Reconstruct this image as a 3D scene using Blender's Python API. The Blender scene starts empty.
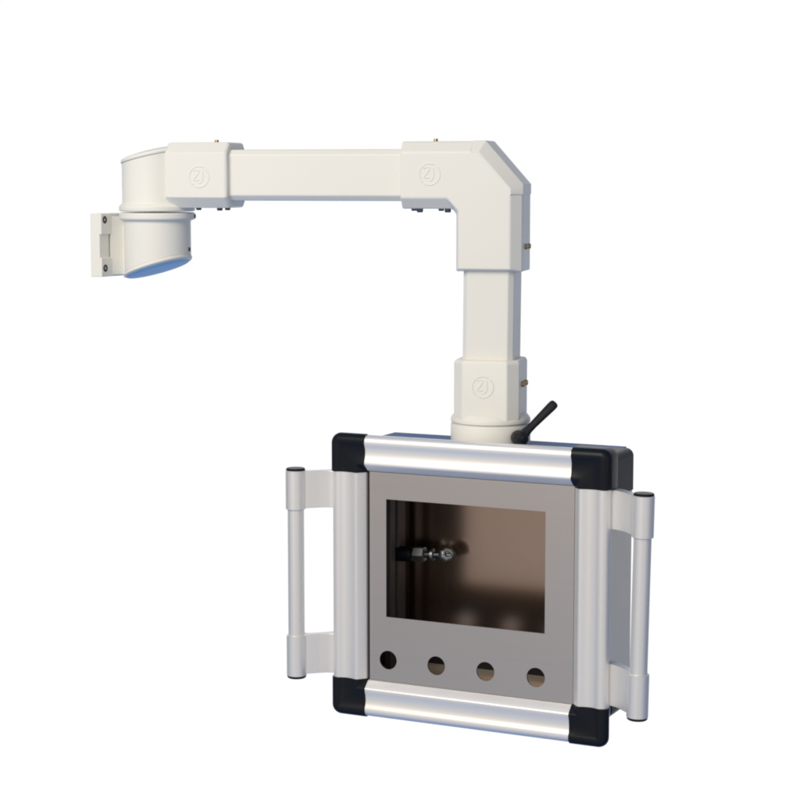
import bpy, bmesh, math, random
from mathutils import Vector, Matrix
random.seed(4)
S = 0.001                      # everything below is written in millimetres
EYE = 1300.0                   # height of the camera above z = 0
sc = bpy.context.scene
COL = sc.collection
R = math.radians

# ------------------------------------------------------------------ materials
def mat(name, color, rough=0.4, metal=0.0, spec=0.5, vary=0.0, vscale=40.0, bump=0.0, bscale=600.0,
        stretch=None, rvary=0.0, coat=0.0, aniso=0.0):
    m = bpy.data.materials.new(name); m.use_nodes = True
    nt = m.node_tree; N = nt.nodes; L = nt.links
    b = N['Principled BSDF']
    b.inputs['Base Color'].default_value = (*color, 1)
    b.inputs['Roughness'].default_value = rough
    b.inputs['Metallic'].default_value = metal
    b.inputs['Specular IOR Level'].default_value = spec
    b.inputs['Coat Weight'].default_value = coat
    b.inputs['Coat Roughness'].default_value = 0.15
    b.inputs['Anisotropic'].default_value = aniso
    tc = N.new('ShaderNodeTexCoord'); mp = N.new('ShaderNodeMapping')
    L.new(tc.outputs['Object'], mp.inputs['Vector'])
    if stretch: mp.inputs['Scale'].default_value = stretch
    if vary or rvary:
        n = N.new('ShaderNodeTexNoise'); n.inputs['Scale'].default_value = vscale
        n.inputs['Detail'].default_value = 5
        L.new(mp.outputs['Vector'], n.inputs['Vector'])
        if vary:
            mx = N.new('ShaderNodeMix'); mx.data_type = 'RGBA'
            mx.inputs[6].default_value = (*[c*(1-vary) for c in color], 1)
            mx.inputs[7].default_value = (*[min(1, c*(1+vary)) for c in color], 1)
            L.new(n.outputs['Fac'], mx.inputs[0]); L.new(mx.outputs[2], b.inputs['Base Color'])
        if rvary:
            mr = N.new('ShaderNodeMapRange')
            mr.inputs['From Min'].default_value = .3; mr.inputs['From Max'].default_value = .7
            mr.inputs['To Min'].default_value = rough-rvary; mr.inputs['To Max'].default_value = rough+rvary
            L.new(n.outputs['Fac'], mr.inputs['Value']); L.new(mr.outputs['Result'], b.inputs['Roughness'])
    if bump:
        n2 = N.new('ShaderNodeTexNoise'); n2.inputs['Scale'].default_value = bscale
        n2.inputs['Detail'].default_value = 3
        L.new(mp.outputs['Vector'], n2.inputs['Vector'])
        bp = N.new('ShaderNodeBump'); bp.inputs['Strength'].default_value = bump
        bp.inputs['Distance'].default_value = 0.0004
        L.new(n2.outputs['Fac'], bp.inputs['Height']); L.new(bp.outputs['Normal'], b.inputs['Normal'])
    return m

M = {}
M['cream'] = mat('cream_powder_coat', (.795, .785, .728), .42, 0, .16, vary=.02, vscale=9, bump=.09, bscale=700, rvary=.05)
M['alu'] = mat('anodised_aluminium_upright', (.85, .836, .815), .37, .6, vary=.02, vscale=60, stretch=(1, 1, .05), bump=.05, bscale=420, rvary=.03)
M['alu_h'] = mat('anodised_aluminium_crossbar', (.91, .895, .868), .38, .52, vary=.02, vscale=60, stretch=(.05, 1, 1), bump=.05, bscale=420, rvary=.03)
M['steel'] = mat('brushed_stainless', (.65, .607, .578), .29, 1.0, vary=.016, vscale=110, stretch=(.04, 1, 7), bump=.022, bscale=330, rvary=.012)
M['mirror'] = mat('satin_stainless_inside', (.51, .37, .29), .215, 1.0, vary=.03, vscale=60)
M['dark'] = mat('shade_darkened_steel', (.012, .011, .011), .5, 0.1, vary=.1, vscale=50)  # inner steel coloured near black: the unlit interior is put into the colour
M['floor'] = mat('bare_inner_sheet', (.62, .56, .46), .45, .3, vary=.06, vscale=40)
M['black'] = mat('black_plastic', (.006, .008, .012), .36, 0, .2, bump=.12, bscale=1200, vary=.1, vscale=60)
M['lever'] = mat('black_lever_plastic', (.010, .010, .011), .3, 0, .5, bump=.1, bscale=900)
M['housing'] = mat('blue_grey_housing', (.80, .74, .66), .33, .75, .4, vary=.05, vscale=30)
M['rubber'] = mat('black_gasket', (.015, .014, .014), .7, 0, .3)
M['brass'] = mat('yellow_zinc_screw', (.36, .27, .12), .35, 1.0, vary=.15, vscale=300)
M['bolt'] = mat('dark_steel_bolt', (.10, .11, .13), .4, 1.0, vary=.1, vscale=300)
M['socket'] = mat('dark_socket', (.03, .03, .032), .5, 0)
M['rail'] = mat('inner_rail_steel', (.11, .105, .105), .45, .3)
M['zinc'] = mat('zinc_latch', (.36, .39, .39), .36, 1.0, vary=.15, vscale=200)
M['roof'] = mat('blue_roof', (.05, .13, .29), .5, 0, .08, vary=.05, vscale=30)  # one even blue, set apart from the housing colour
M['cover'] = mat('blue_cover', (.30, .58, .86), .5, 0, .08, vary=.03, vscale=30)  # one even blue, unlike the cream of the bracket
M['lid'] = mat('cream_lid_coat', (.795, .785, .728), .45, 0, .1, vary=.012, vscale=25)

# ------------------------------------------------------------------ helpers
def obj(name, bm, m, parent=None, bevel=0.0, seg=3, angle=30, smooth=True):
    bmesh.ops.remove_doubles(bm, verts=bm.verts, dist=1e-4)
    bmesh.ops.recalc_face_normals(bm, faces=bm.faces)
    for v in bm.verts: v.co *= S
    me = bpy.data.meshes.new(name); bm.to_mesh(me); bm.free()
    me.materials.append(m)
    if smooth:
        me.polygons.foreach_set('use_smooth', [True]*len(me.polygons))
        me.set_sharp_from_angle(angle=R(38))
    o = bpy.data.objects.new(name, me); COL.objects.link(o)
    if parent: o.parent = parent
    if bevel:
        b = o.modifiers.new('bevel', 'BEVEL'); b.width = bevel*S; b.segments = seg
        b.limit_method = 'ANGLE'; b.angle_limit = R(angle); b.harden_normals = True
        b.use_clamp_overlap = True
    return o

def empty(name, loc, rz=0):
    o = bpy.data.objects.new(name, None); COL.objects.link(o)
    o.location = Vector(loc)*S; o.rotation_euler = (0, 0, rz); o.empty_display_size = .02
    return o

def box(bm, x0, x1, y0, y1, z0, z1):
    vs = [bm.verts.new(p) for p in ((x0,y0,z0),(x1,y0,z0),(x1,y1,z0),(x0,y1,z0),(x0,y0,z1),(x1,y0,z1),(x1,y1,z1),(x0,y1,z1))]
    for f in ((3,2,1,0),(4,5,6,7),(0,1,5,4),(1,2,6,5),(2,3,7,6),(3,0,4,7)):
        bm.faces.new([vs[i] for i in f])
    return vs

def loft(bm, rings, close=True, cap=True):
    """rings: lists of points with equal counts; joined one after another."""
    vr = [[bm.verts.new(p) for p in r] for r in rings]
    n = len(vr[0])
    for a, b in zip(vr, vr[1:]):
        for i in range(n if close else n-1):
            j = (i+1) % n
            bm.faces.new((a[i], a[j], b[j], b[i]))
    if cap and close:
        bm.faces.new(list(reversed(vr[0]))); bm.faces.new(vr[-1])
    return vr

def lathe(bm, prof, seg=48, c=(0,0,0), frame=None, cap=True):
    """prof: list of (radius, height). frame: 3x3 matrix whose z column is the axis."""
    F = frame or Matrix.Identity(3); c = Vector(c)
    rings = []
    for r, h in prof:
        rings.append([c + F @ Vector((r*math.cos(2*math.pi*k/seg), r*math.sin(2*math.pi*k/seg), h)) for k in range(seg)])
    return loft(bm, rings, cap=cap)

def axis_frame(d):
    d = Vector(d).normalized()
    up = Vector((0,0,1)) if abs(d.z) < .9 else Vector((1,0,0))
    x = up.cross(d).normalized(); y = d.cross(x)
    return Matrix((x, y, d)).transposed()

def inset(poly, c):
    """mitred inward offset of a counter-clockwise polygon; c is one distance or one per edge (edge i leaves point i)."""
    n = len(poly); out = []
    cs = c if isinstance(c, (list, tuple)) else [c]*n
    for i in range(n):
        p0, p1, p2 = Vector(poly[i-1]), Vector(poly[i]), Vector(poly[(i+1) % n])
        e1 = (p1-p0).normalized(); e2 = (p2-p1).normalized()
        n1 = Vector((-e1.y, e1.x)); n2 = Vector((-e2.y, e2.x))
        c1, c2 = cs[i-1], cs[i]
        # point q with q.n1 = c1 and q.n2 = c2
        det = n1.x*n2.y - n1.y*n2.x
        q = Vector(((c1*n2.y - c2*n1.y)/det, (n1.x*c2 - n2.x*c1)/det))
        out.append(p1 + q)
    return out

def chamf_slab(bm, poly, a, c):
    """polygon in x-z, thickness 2a along y, both face rims chamfered by c."""
    inn = inset(poly, c)
    q = lambda pts, y: [(p[0], y, p[1]) for p in pts]
    loft(bm, [q(inn, -a), q(poly, -(a-10)), q(poly, a-10), q(inn, a)])

def oct_section(a, c):
    return [(a-c,-a),(a,-(a-c)),(a,a-c),(a-c,a),(-(a-c),a),(-a,a-c),(-a,-(a-c)),(-(a-c),-a)]

def tube_x(bm, x0, x1, a, c, z):
    loft(bm, [[(x, p, z+q) for p, q in oct_section(a, c)] for x in (x0, x1)])

def tube_z(bm, z0, z1, a, c):
    loft(bm, [[(p, q, z) for p, q in oct_section(a, c)] for z in (z0, z1)])

def bolt_head(bm, c, d, r, h):
    F = axis_frame(d)
    lathe(bm, [(r*.98, -1), (r, 0), (r, h*.65), (r*.82, h), (r*.5, h), (r*.5, h*.5)], 20, c, F)

# ------------------------------------------------------------------ emblem (raised ring with two letters-like strokes)
def emblem(parent, x, y, z, r=9.8):
    bm = bmesh.new(); t = 0.42; w = 2.3
    def stroke(pts, wd):
        pts = [Vector(p) for p in pts]; L_, R_ = [], []
        for i, p in enumerate(pts):
            a = pts[max(0, i-1)]; b = pts[min(len(pts)-1, i+1)]
            d = (b-a).normalized(); nn = Vector((-d.y, d.x))*wd/2
            L_.append(p+nn); R_.append(p-nn)
        rings = []
        for l, q in zip(L_, R_):
            m = (l+q)/2; l2 = m+(l-m)*.35; q2 = m+(q-m)*.35
            rings.append([(x+l.x, y+.3, z+l.y), (x+l2.x, y-t, z+l2.y), (x+q2.x, y-t, z+q2.y), (x+q.x, y+.3, z+q.y)])
        loft(bm, rings)
    arc = lambda r0, a0, a1, n=28: [(r0*math.cos(R(a0+(a1-a0)*k/n)), r0*math.sin(R(a0+(a1-a0)*k/n))) for k in range(n+1)]
    stroke(arc(r, 62, 232), w); stroke(arc(r, -118, 48), w)
    stroke([(-6, 5.6), (-2.5, 6.4), (.6, 5.8), (-1.2, 2.6), (-3.6, -.6), (-5.4, -3.2), (-2.2, -3.4), (.3, -3.0)], 2.1)
    stroke([(3.6, 5.8), (3.9, 1.5), (3.6, -2.6), (2.2, -5.2), (-.4, -6.2)], 2.1)
    return obj('emblem', bm, M['cream'], parent, bevel=.15, seg=1)

# =================================================================== SUSPENSION ARM
YAW_A = R(13.5)
Z0 = -251.0                                  # top of the cabinet housing, camera height = 0
arm = empty('suspension_arm', (85.2, 1852.0, EYE+Z0), -YAW_A)
arm['label'] = 'cream powder coated support arm with wall bracket, bent elbow and black clamp lever'
arm['category'] = 'support arm'
ZA = 2.2 - Z0                                # axis of the horizontal tube above the arm's base
z_ = lambda Z: Z - Z0
A, CH = 31.0, 10.0
DX = 1.9                                     # the post leans a hair to the right on its way up

# --- horizontal and vertical tubes
bm = bmesh.new(); tube_x(bm, -300, -20, 24, 5, ZA)
obj('horizontal_tube', bm, M['cream'], arm, bevel=1.2)
bm = bmesh.new(); loft(bm, [[(p+dx, q, z) for p, q in oct_section(24, 5)] for z, dx in ((z_(-215), .3), (z_(-20), DX))])
obj('vertical_tube', bm, M['cream'], arm, bevel=1.2)

# --- elbow
top, bot, left, right = ZA+A, ZA-A, -80.5, A+DX
zb = z_(-86.3)
poly = [(left, bot), (-A-4+DX, bot), (-A+DX, bot-4.5), (-A+DX, zb), (right, zb), (right, z_(-6.3)), (-3.8+DX, top), (left, top)]
CHS = [CH, 4.5, 4.0, 2.2, CH, CH, CH, .6]
bm = bmesh.new(); chamf_slab(bm, poly, A, CHS)
# thin collars round both openings
elbow = obj('elbow', bm, M['cream'], arm, bevel=1.6, seg=4, angle=25)
inn = inset(poly, CHS)
def cover_ring(P, I, out):
    return [(I[0], -A-out, I[1]), (P[0], -(A-CH)-out*.4, P[1]), (P[0], A-CH+out*.4, P[1]), (I[0], A+out, I[1])]
bm = bmesh.new()
d = .6
P = [Vector((-15.5+DX, top+d)), Vector((-3.8+DX+d*.4, top+d)), Vector((right+d, z_(-6.3)+d*.4)), Vector((right+d, z_(-15.5)))]
I = [Vector((-15.5+DX, top-CH+d)), Vector(inn[6])+Vector((d*.3, d*.3)), Vector(inn[5])+Vector((d*.3, d*.3)), Vector((right-CH+d, z_(-15.5)))]
# outer skin and an inner skin 3 mm below make one closed plate
outer = [cover_ring(p, i, d*.7) for p, i in zip(P, I)]
ctr = Vector((-30, 0, ZA-30))
inner = []
for ring in outer:
    inner.append([(p[0]-2.6, p[1]*.955, p[2]-2.6) for p in ring])
loft(bm, [o + list(reversed(i)) for o, i in zip(outer, inner)])
obj('cover_plate', bm, M['cream'], elbow, bevel=.6, seg=2)
emblem(elbow, -52.3, -A, ZA+.8)
def bolts(parent, pts, d, r=2.6, h=2.6, m='bolt'):
    for p in pts:
        bm = bmesh.new(); bolt_head(bm, p, d, r, h)
        obj('bolt', bm, M[m], parent)
bolts(elbow, [(-73, -4, bot), (-47, -4, bot)], (0,0,-1), 2.7, 2.2)
bolts(elbow, [(-64.5, -17, bot), (-38, -17, bot)], (0,0,-1), 3.0, 3.4)
bolts(elbow, [(-51, -10, top)], (0,0,1), 2.0, 2.6, 'brass')
bolts(elbow, [(right, -7, z_(-63.5)), (right, 9, z_(-63.5))], (1,0,0), 2.5, 2.6, 'brass')

# --- lower coupling that stands on the swivel ring
bm = bmesh.new()
zc0, zc1 = z_(-220), z_(-168)
o8 = oct_section(A, CH)
loft(bm, [[(p, q, zc0-4) for p, q in o8], [(p, q, zc1-3) for p, q in o8], [(p*.95, q*.95, zc1) for p, q in o8]])
lathe(bm, [(33.5, z_(-219)), (35.5, z_(-221.5)), (37.2, z_(-223.5)), (37.5, z_(-225)), (37.5, z_(-228))], 72)
coup = obj('lower_coupling', bm, M['cream'], arm, bevel=1.2, angle=28)
emblem(coup, -1.5, -A, z_(-192.5))
bolts(coup, [(A, -9, z_(-191)), (A, 6, z_(-191))], (1,0,0), 2.6, 3.2, 'brass')
bolts(coup, [(-A, -8, z_(-206))], (-1,0,0), 2.0, 2.0, 'bolt')
bm = bmesh.new()
lathe(bm, [(35.8, z_(-228.3)), (35.8, z_(-229.4)), (37.0, z_(-229.4)), (37.5, z_(-230.2)), (37.5, z_(-250.0)), (36.8, z_(-250.9))], 72)
ring = obj('swivel_ring', bm, M['cream'], arm)

# --- clamp lever
az = R(-56)
rad = Vector((math.cos(az), math.sin(az), 0)); 
rot = Matrix.Rotation(YAW_A, 3, 'Z')
rad = rot @ rad
tan = Vector((-rad.y, rad.x, 0))
hub = rad*44 + Vector((0, 0, z_(-238.8)))
bm = bmesh.new()
lathe(bm, [(4, -8), (4, -5), (6.2, -4.6), (7.2, -2), (7.4, 3), (6.6, 6), (4.6, 7), (3.2, 7), (3.2, 5.8)], 28, hub, axis_frame(rad))
dirv = (tan*.80 + Vector((0,0,.66)) + rad*.10).normalized()
fr = axis_frame(dirv)
rings = []
for t, rx, ry in ((0, 5.6, 5.2), (7, 4.9, 4.5), (12, 4.1, 3.8), (18, 3.9, 3.6), (30, 4.3, 4.0), (43, 4.8, 4.5), (46.5, 4.7, 4.4), (48, 3.8, 3.6)):
    rings.append([hub + rad*1.5 + fr @ Vector((rx*math.cos(2*math.pi*k/20), ry*math.sin(2*math.pi*k/20), t)) for k in range(20)])
loft(bm, rings)
lev = obj('clamp_lever', bm, M['lever'], arm)
bm = bmesh.new(); bolt_head(bm, hub+rad*5.4, rad, 2.7, 1.4)
obj('screw', bm, M['bolt'], lev)

# --- upper joint: barrel with a slanted lid and the coupling that takes the tube
XB = -329.4
slant = lambda x, y: z_(24.3) + .215*(x-XB)
bm = bmesh.new()
SEG = 72
def circ(r, zf, seg=SEG):
    return [(XB+r*math.cos(2*math.pi*k/seg), r*math.sin(2*math.pi*k/seg), zf(XB+r*math.cos(2*math.pi*k/seg), r*math.sin(2*math.pi*k/seg))) for k in range(seg)]
loft(bm, [circ(35.5, lambda x,y: z_(-32.4)), circ(36.7, lambda x,y: z_(-31.6)), circ(36.7, lambda x,y: z_(-28)), circ(35.6, lambda x,y: z_(-26.4)), circ(34.0, lambda x,y: z_(-25.2)), circ(33.4, lambda x,y: z_(-23)), circ(33.4, lambda x,y: slant(x,y)-4.6)])
loft(bm, [[(x, p*k, ZA+q*k) for p, q in o8] for x, k in ((-310, .97), (-306, 1), (-250.5, 1), (-248.3, .96))])
joint = obj('joint_housing', bm, M['cream'], arm, bevel=.8, angle=28)
bm = bmesh.new()
loft(bm, [circ(32.2, lambda x,y: slant(x,y)-5.2), circ(32.6, lambda x,y: slant(x,y)-4.2), circ(34.2, lambda x,y: slant(x,y)-4.0), circ(34.6, lambda x,y: slant(x,y)-2.6), circ(33.8, lambda x,y: slant(x,y)-.8), circ(31.0, lambda x,y: slant(x,y)+.3), circ(22, lambda x,y: slant(x,y)+1.8), circ(10, lambda x,y: slant(x,y)+2.5)])
obj('lid', bm, M['lid'], joint)
emblem(joint, -275.5, -A, ZA-1.5)
bolts(joint, [(-282, -14, bot), (-253, -14, bot)], (0,0,-1), 2.6, 2.2)
bolts(joint, [(-269, 10, bot)], (0,0,-1), 2.8, 3.0)
bolts(joint, [(-268, 0, top)], (0,0,1), 2.0, 2.6, 'brass')

# --- wall bracket
bd = R(27)
wd = rot @ Vector((-math.cos(bd), math.sin(bd), 0)); wt = rot @ Vector((-math.sin(bd), -math.cos(bd), 0))
C = Vector((XB, 0, 0))
gl, gb = .277, .155                                # fall of the bottom towards left and towards the back, in camera axes
gv = rot @ Vector((-gl, gb, 0))
botz = lambda x, y: z_(-87.8) - (Vector((x, y, 0)) - C).dot(gv)
bm = bmesh.new()
loft(bm, [circ(35.6, lambda x,y: z_(-33.6)), circ(36.7, lambda x,y: z_(-34.4)), circ(36.7, lambda x,y: z_(-39.0)), circ(35.8, lambda x,y: z_(-40.4)), circ(33.2, lambda x,y: z_(-41.0)), circ(32.3, lambda x,y: z_(-42.4)), circ(32.3, lambda x,y: botz(x,y)+4.4)])
def bl(dd, tt, Z):                                  # bracket frame -> arm frame
    p = C + wd*dd + wt*tt
    return (p.x, p.y, Z)
def bprism(pts, za, zb_):                           # pts in (d,t)
    loft(bm, [[bl(dd, tt, za) for dd, tt in pts], [bl(dd, tt, zb_) for dd, tt in pts]])
zt, zb2 = z_(-34.5), z_(-95.3)
bprism([(20, -9), (33.5, -9.5), (36, -13), (38.2, -19), (40, -23), (40, 23), (38.2, 19), (36, 13), (33.5, 9.5), (20, 9)], zb2+1.2, zt-3)
bprism([(41.2, -38), (52, -38), (52, 38), (41.2, 38)], zb2, zt)          # plate
for za, zz in ((zb2, zb2+18.5), (zt-20, zt)):
    bprism([(39, -38), (41.6, -38), (41.6, 38), (39, 38)], za+.05, zz-.05)
brk = obj('wall_bracket', bm, M['cream'], arm, bevel=1.0, angle=28)
for tt in (32, -32):
    for Z in (z_(-40.5), z_(-87)):
        bm = bmesh.new(); c = Vector(bl(39.2, tt, Z))
        F = axis_frame(-wd)
        lathe(bm, [(3.7, -.5), (3.7, .2), (3.1, .5), (1.8, .5), (1.2, .2)], 20, c, F)
        obj('screw', bm, M['socket'], brk)
bm = bmesh.new()
loft(bm, [circ(31.6, lambda x,y: botz(x,y)+5), circ(32.0, lambda x,y: botz(x,y)+3.9), circ(33.0, lambda x,y: botz(x,y)+3.6), circ(33.2, lambda x,y: botz(x,y)+1.4), circ(32.2, lambda x,y: botz(x,y)+.2), circ(30.5, lambda x,y: botz(x,y)-.3)])
obj('bottom_rim', bm, M['lid'], brk)
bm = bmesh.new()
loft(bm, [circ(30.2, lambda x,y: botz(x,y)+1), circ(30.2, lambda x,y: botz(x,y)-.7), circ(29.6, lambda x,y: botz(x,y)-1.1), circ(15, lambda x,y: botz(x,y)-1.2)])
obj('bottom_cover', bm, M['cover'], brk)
# small dark screws on the right flank of the barrel
for Zs, ang in ((z_(-37.2), -4), (z_(-69), -14)):
    dd = rot @ Vector((math.cos(R(ang)), math.sin(R(ang)), 0))
    bm = bmesh.new(); bolt_head(bm, C + dd*(36.4 if Zs > z_(-50) else 32.0) + Vector((0,0,Zs)), dd, 2.2, 1.2)
    obj('screw', bm, M['bolt'], brk)

# =================================================================== CONTROL CABINET
YAW = R(25.78)
CB = -511.3                                   # z of the cabinet's lowest edge
cab = empty('control_cabinet', (59.46, 1800.0, EYE+CB), -YAW)
cab['label'] = 'stainless steel control cabinet with silver frame, black corners, empty display window and side handles'
cab['category'] = 'control cabinet'
V0 = -375.81 - CB                             # frame centre above the cabinet's base
W2, H2, FB = 139.5, 135.45, 35.0
V = lambda v: v + V0

# profile across a frame bar: (distance from outer edge, depth w)
PROF = [(9.0, 26), (8.0, 17), (3.5, 13.5), (1.2, 10.5), (.2, 7.5), (.5, 5), (1.6, 2.6), (3.4, .9), (5.6, .1), (7.6, 0), (9.4, .5), (11.5, 1.5), (14.5, 2.2), (18, 2.2),
        (21.5, 1.5), (24.5, .55), (26.6, 0), (27.8, .1), (28.6, .7), (33.8, 6.6), (34.6, 7.8), (34.9, 9.2), (34.9, 26)]
CAP = 36.0
def bar(axis, sgn, lo, hi, prof):
    bm = bmesh.new(); rings = []
    for p in (lo, hi):
        if axis == 'h': rings.append([(p, w, V(sgn*(H2-t))) for t, w in prof])
        else: rings.append([(sgn*(W2-t), w, V(p)) for t, w in prof])
    loft(bm, rings)
    return obj('frame_bar', bm, M['alu_h' if axis == 'h' else 'alu'], cab)
bar('h', 1, -W2+CAP, W2-CAP, PROF); bar('h', -1, -W2+CAP, W2-CAP, PROF)
bar('v', 1, -H2+CAP, H2-CAP, PROF); bar('v', -1, -H2+CAP, H2-CAP, PROF)

# corner caps: the bar profile turned round a mitred corner, 0.9 mm proud, with a block running back to the rear
PROFC = [(3.0, 26), (1.0, 24), (.5, 20), (.2, 12), (.2, 9), (.2, 7.5)] + PROF[5:]
def cap_profile(deep):
    return [(t-.9 if t < 20 else t+.3, w-.9 if w < 15 else w) for t, w in (PROFC if deep else PROF)]
for sx in (-1, 1):
    for sz in (-1, 1):
        bm = bmesh.new(); pr = cap_profile(sz > 0 and sx > 0); rings = []
        end = CAP+.0
        corner = []
        rings.append([(sx*(W2-end), w, V(sz*(H2-t))) for t, w in pr])
        # rounded outer corner: a fan of mitre planes
        rc = 9.0
        for k in range(9):
            a = math.pi/2*k/8
            ring_ = []
            for t, w in pr:
                if t < rc:
                    rr = rc-t
                    x = rc - rr*math.sin(a); y = rc - rr*math.cos(a)
                else:
                    x = y = t
                ring_.append((sx*(W2-x), w, V(sz*(H2-y))))
            rings.append(ring_)
        rings.append([(sx*(W2-t), w, V(sz*(H2-end))) for t, w in pr])
        loft(bm, rings)
        # rear block
        u1 = 138.0; v1 = (129.0 if sx > 0 else 124.8) if sz > 0 else 113.0
        hgt = 38.5 if sz > 0 else 22
        pts = []
        rr = 7
        for k in range(7):
            a = math.pi/2*k/6
            pts.append((u1-rr+rr*math.sin(a), v1-rr+rr*math.cos(a)))
        pts += [(u1, v1-hgt), (u1-26, v1-hgt), (u1-26, v1)]
        loft(bm, [[(sx*p, w, V(sz*q)) for p, q in pts] for w in (20, 71)])
        obj('corner_cap', bm, M['black'], cab, bevel=.8, seg=2)

# housing behind the frame
bm = bmesh.new()
uo, ui = 136.8, 121.0; vt, vbm = 125.0, -110.0
def shell(u0, u1_, v0, v1, w0, w1, th):
    loft(bm, [[(a, w, V(b)) for a, b in ((u0,v0),(u1_,v0),(u1_,v1),(u0,v1))] for w in (w0, w1)], cap=False)
shell(-uo, uo, vbm, vt, 14, 71, 1)
loft(bm, [[(a, w, V(b)) for a, b in ((-u,vbm+2),(u,vbm+2),(u,vt-i),(-u,vt-i))] for w, u, i in ((70.9, uo, 0), (71, ui+2, 0.4), (73, ui, .4), (99, ui, .4), (104, ui-5, 4))], cap=False)
quad_back = [(-ui+5, 104, V(vbm+2)), (ui-5, 104, V(vbm+2)), (ui-5, 104, V(vt-4)), (-ui+5, 104, V(vt-4))]
bm.faces.new([bm.verts.new(p) for p in quad_back])
obj('housing', bm, M['housing'], cab, bevel=.8, seg=2)
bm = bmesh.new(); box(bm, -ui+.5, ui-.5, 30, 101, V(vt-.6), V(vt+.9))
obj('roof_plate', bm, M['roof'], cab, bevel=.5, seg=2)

# inside: liner walls, bare floor and satin back plate
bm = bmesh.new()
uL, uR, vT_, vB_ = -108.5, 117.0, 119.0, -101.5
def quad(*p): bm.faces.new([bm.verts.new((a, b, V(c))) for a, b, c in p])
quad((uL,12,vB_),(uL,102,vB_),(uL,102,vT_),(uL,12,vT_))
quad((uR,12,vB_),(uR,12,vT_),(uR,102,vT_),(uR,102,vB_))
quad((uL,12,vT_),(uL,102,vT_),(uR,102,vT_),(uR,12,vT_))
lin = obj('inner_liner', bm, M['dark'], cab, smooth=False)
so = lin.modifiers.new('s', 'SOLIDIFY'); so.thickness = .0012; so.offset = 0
# inner hinge post and lip on the left wall
for (a0, a1, w0, w1) in ((-108, -101, 52, 62), (-108, -103.5, 74, 90)):
    bm = bmesh.new(); box(bm, a0, a1, w0, w1, V(vB_+1), V(vT_-1))
    obj('inner_rail', bm, M['rail'], cab, bevel=.6)
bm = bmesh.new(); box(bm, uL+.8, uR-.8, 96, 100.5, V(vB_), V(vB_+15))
obj('added_dark_strip', bm, M['dark'], cab, bevel=.5)  # dark strip added to blacken the upper part of the view through the holes
bm = bmesh.new(); box(bm, uL+.7, uR-.7, 13, 101, V(vB_-1), V(vB_))
obj('inner_floor', bm, M['floor'], cab)
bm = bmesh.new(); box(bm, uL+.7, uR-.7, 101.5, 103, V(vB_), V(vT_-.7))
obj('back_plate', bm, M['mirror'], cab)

# front panel with its window and four round holes (filled by triangulation, then thickened)
PU, PV0, PV1 = 104.3, -100.3, 100.3
win = (-84.6, 76.4, -37.8, 75.0)
holes = [(-82.6+50.2*k, -79.4) for k in range(4)]; HR = 9.0
def panel_layer(bm, w):
    loops = [[(-102.0,PV0),(PU,PV0),(PU,PV1),(-102.0,PV1)], [(win[0],win[2]),(win[1],win[2]),(win[1],win[3]),(win[0],win[3])]]
    for hx, hz in holes:
        loops.append([(hx+HR*math.cos(2*math.pi*k/48), hz+HR*math.sin(2*math.pi*k/48)) for k in range(48)])
    edges = []
    for lp in loops:
        vs = [bm.verts.new((a, w, V(b))) for a, b in lp]
        edges += [bm.edges.new((vs[i], vs[(i+1) % len(vs)])) for i in range(len(vs))]
    bmesh.ops.triangle_fill(bm, use_beauty=True, use_dissolve=False, edges=edges)
bm = bmesh.new(); panel_layer(bm, 0)
geom = bmesh.ops.extrude_face_region(bm, geom=bm.faces[:])
for v in geom['geom']:
    if isinstance(v, bmesh.types.BMVert): v.co.y += 1.6
for v in bm.verts: v.co.y += 8.5
fp = obj('front_panel', bm, M['steel'], cab, smooth=False)
fp.data.materials.append(M['dark'])              # inside and cut edges coloured dark, interior shade painted onto the steel
for p in fp.data.polygons:
    if p.normal.y > -.5: p.material_index = 1
# gasket behind the panel
bm = bmesh.new()
def frame_ring(a0, a1, b0, b1, c0, c1, d0, d1, w0, w1):
    o = [(a0,b0),(a1,b0),(a1,b1),(a0,b1)]; i = [(c0,d0),(c1,d0),(c1,d1),(c0,d1)]
    def q(pts, w): return [bm.verts.new((p[0], w, V(p[1]))) for p in pts]
    A0, A1, B0, B1 = q(o,w0), q(o,w1), q(i,w0), q(i,w1)
    for k in range(4):
        j = (k+1) % 4
        for f in ((A0[k],A0[j],B0[j],B0[k]), (A1[k],B1[k],B1[j],A1[j]), (A0[k],A1[k],A1[j],A0[j]), (B0[k],B0[j],B1[j],B1[k])): bm.faces.new(f)
frame_ring(-106.5, 106.5, -102.4, 102.4, -98, 98, -93.5, 93.5, 10.6, 14)
obj('gasket', bm, M['rubber'], cab)

# cam latch on the left inner wall
bm = bmesh.new(); fr = axis_frame((1, .10, .03)); c = Vector((-107, 77, V(9.5)))
lathe(bm, [(6.5, -6), (7.5, -5), (7.5, 14), (6.8, 16)], 24, c, fr)
lat = obj('cam_latch', bm, M['black'], cab)
bm = bmesh.new(); lathe(bm, [(6.6, 18), (7.8, 18.8), (7.8, 29), (6.6, 30)], 6, c, fr)
obj('nut', bm, M['zinc'], lat)
bm = bmesh.new(); lathe(bm, [(3.4, 14), (3.4, 57), (2.6, 58)], 16, c, fr)
obj('threaded_stud', bm, M['bolt'], lat)
bm = bmesh.new()
lathe(bm, [(4.2, 35), (6.2, 35.8), (6.2, 38.5), (4.2, 39.5)], 20, c, fr)
F2 = axis_frame((1, -.25, .55)); c2 = c + fr @ Vector((0, 0, 50))
lathe(bm, [(5.0, -4), (6.6, -3.2), (6.6, 3.2), (5.0, 4)], 6, c2, F2)
F3 = axis_frame((.75, -1, .45))
lathe(bm, [(5.2, -5.4), (7.0, -4.2), (7.6, 1.6), (5.6, 3.2), (3.0, 3.2), (2.8, 1.2)], 7, c2 + Vector((3, -1, 1.5)), F3)
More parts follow.
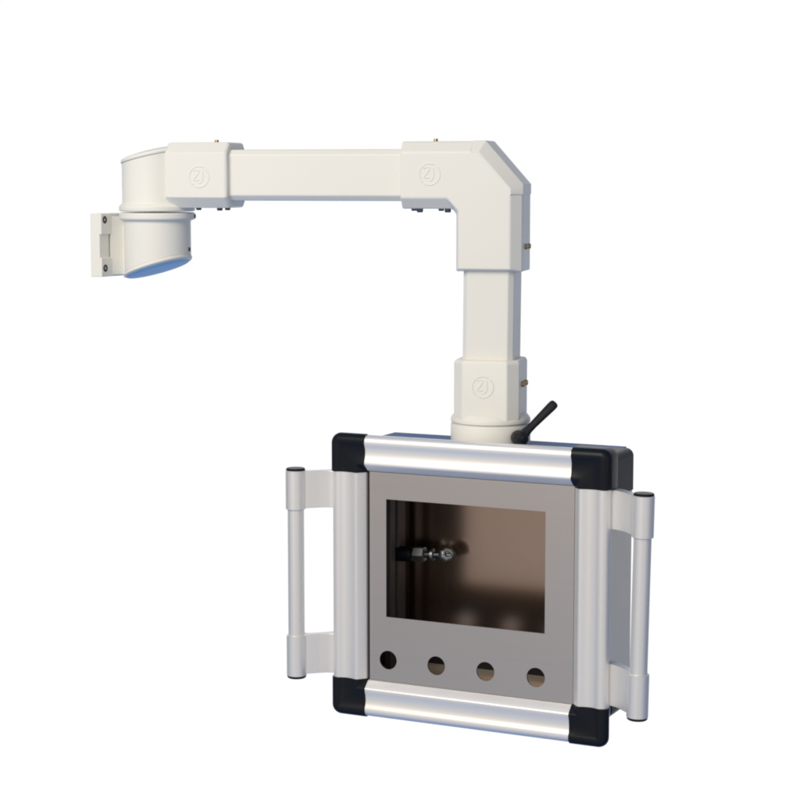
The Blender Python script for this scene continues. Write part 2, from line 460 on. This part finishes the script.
obj('cam', bm, M['zinc'], lat, bevel=.4)

# --- handles
def handle(sx, lean):
    hr = bpy.data.objects.new('handle', None); COL.objects.link(hr); hr.parent = cab
    hr.location = Vector((sx*173.0, -7.0, V(0 if sx < 0 else 0)))*S
    hr.rotation_euler = (0, lean, 0); hr.empty_display_size = .02
    z0, z1 = -100.6, 99.3
    bm = bmesh.new(); lathe(bm, [(7.9, z0+6), (7.9, z1-6)], 40)
    obj('grip', bm, M['alu'], hr)
    for (a, b, top_) in ((z0, z0+40, False), (z1-38, z1, True)):
        bm = bmesh.new()
        lathe(bm, [(9.0, a+.2), (9.7, a+.8), (9.7, b-.8), (9.0, b-.2)], 40)
        # curved web from the sleeve back to the side of the frame
        path = [(0, 2.5), (-7, 4.2), (-13, 8.2), (-19, 14), (-25, 19), (-31, 22), (-42, 23)]
        half = [5.2, 5.2, 5.2, 5.4, 5.8, 6.4, 7.2]
        if top_: za, zb3 = a+1.6, b-1.0
        else: za, zb3 = a+2.4, b+.6
        n = len(path); fpts = [(sx*x, y-h) for (x, y), h in zip(path, half)]; bpts = [(sx*x, y+h) for (x, y), h in zip(path, half)]
        loop = fpts + list(reversed(bpts))
        loft(bm, [[(x, y, z) for x, y in loop] for z in (za, zb3)])
        obj('handle_bracket', bm, M['alu'], hr, bevel=.5, seg=2, angle=50)
        bm = bmesh.new()
        e = b if top_ else a; sg = 1 if top_ else -1
        lathe(bm, [(8.2, e-sg*1.0), (9.2, e-sg*.1), (9.2, e+sg*1.0), (8.4, e+sg*1.9), (4, e+sg*2.2)], 40)
        obj('end_cap', bm, M['black'], hr)
handle(-1, 0.0); handle(1, R(1.0))

# =================================================================== LIGHT, AIR, CAMERA
PITCH = R(6.40)
w = bpy.data.worlds.new('World'); sc.world = w; w.use_nodes = True
nt = w.node_tree; N = nt.nodes; L = nt.links
bg = N['Background']
tc = N.new('ShaderNodeTexCoord')
def dot(vec):
    n = N.new('ShaderNodeVectorMath'); n.operation = 'DOT_PRODUCT'
    L.new(tc.outputs['Generated'], n.inputs[0]); n.inputs[1].default_value = Vector(vec).normalized()
    return n.outputs['Value']
def ramp(val, a, b, ty='SMOOTHSTEP'):
    n = N.new('ShaderNodeMapRange'); n.interpolation_type = ty
    n.inputs['From Min'].default_value = a; n.inputs['From Max'].default_value = b
    L.new(val, n.inputs['Value']); return n.outputs['Result']
def mix(f, a, b):
    n = N.new('ShaderNodeMix'); n.data_type = 'RGBA'; L.new(f, n.inputs[0])
    for k, v in ((6, a), (7, b)):
        if isinstance(v, tuple): n.inputs[k].default_value = (*v, 1)
        else: L.new(v, n.inputs[k])
    return n.outputs[2]
blue_low = (.06, .18, .44); blue_up = (.08, .16, .33); white = (1.02, 1.02, 1.02)
front_low = (.50, .56, .66); front_up = (.65, .575, .505)
zc = dot((0, 0, 1))
grey_mid = (.20, .215, .235)
c1 = mix(ramp(zc, .10, .50), mix(ramp(zc, -.50, -.12), blue_low, grey_mid), blue_up)
cf = mix(ramp(zc, -.95, -.70), blue_low, mix(ramp(zc, -.32, -.06), front_low, front_up))
fr_ = ramp(dot((-.22, -.95, .12)), .02, .80)
# the room in front of the cabinet is not even: soft light and dark patches
nz = N.new('ShaderNodeTexNoise'); nz.inputs['Scale'].default_value = 2.3; nz.inputs['Detail'].default_value = 2
L.new(tc.outputs['Generated'], nz.inputs['Vector'])
gain = N.new('ShaderNodeMapRange'); gain.inputs['From Min'].default_value = .3; gain.inputs['From Max'].default_value = .7
gain.inputs['To Min'].default_value = .62; gain.inputs['To Max'].default_value = 1.38
L.new(nz.outputs['Fac'], gain.inputs['Value'])
sc_ = N.new('ShaderNodeVectorMath'); sc_.operation = 'SCALE'
L.new(cf, sc_.inputs[0]); L.new(gain.outputs['Result'], sc_.inputs['Scale'])
c2 = mix(fr_, c1, sc_.outputs['Vector'])
bk = ramp(dot((0, math.cos(PITCH), -math.sin(PITCH))), .70, .86)
c3 = mix(bk, c2, white)
L.new(c3, bg.inputs['Color']); bg.inputs['Strength'].default_value = 1.0

def area(name, loc, target, size, power, col):
    l = bpy.data.lights.new(name, 'AREA'); l.shape = 'DISK'; l.size = size; l.energy = power; l.color = col
    o = bpy.data.objects.new(name, l); COL.objects.link(o); o.location = loc
    o.rotation_euler = (Vector(target)-Vector(loc)).to_track_quat('-Z', 'Y').to_euler()
    return o
T = Vector((0, 1.85, 1.06))
def sph(az, el, dist):
    a, e = R(az), R(el)
    return T + Vector((math.sin(a)*math.cos(e), -math.cos(a)*math.cos(e), math.sin(e)))*dist
area('key_softbox', sph(-34, 32, 1.8), T + Vector((-.1, 0, .05)), .9, 19, (1.0, .965, .90))

cam = bpy.data.cameras.new('camera'); co = bpy.data.objects.new('camera', cam); COL.objects.link(co)
co.location = (0, 0, EYE*S); co.rotation_euler = (math.pi/2-PITCH, 0, 0)
cam.sensor_width = 36; cam.lens = 1983.7/800*36; cam.clip_start = .01; cam.clip_end = 200
sc.camera = co
sc.view_settings.view_transform = 'Standard'; sc.view_settings.look = 'None'
sc.view_settings.exposure = 0; sc.view_settings.gamma = 1
sc.cycles.filter_width = 2.0
sc.render.resolution_x = sc.render.resolution_y = 1024
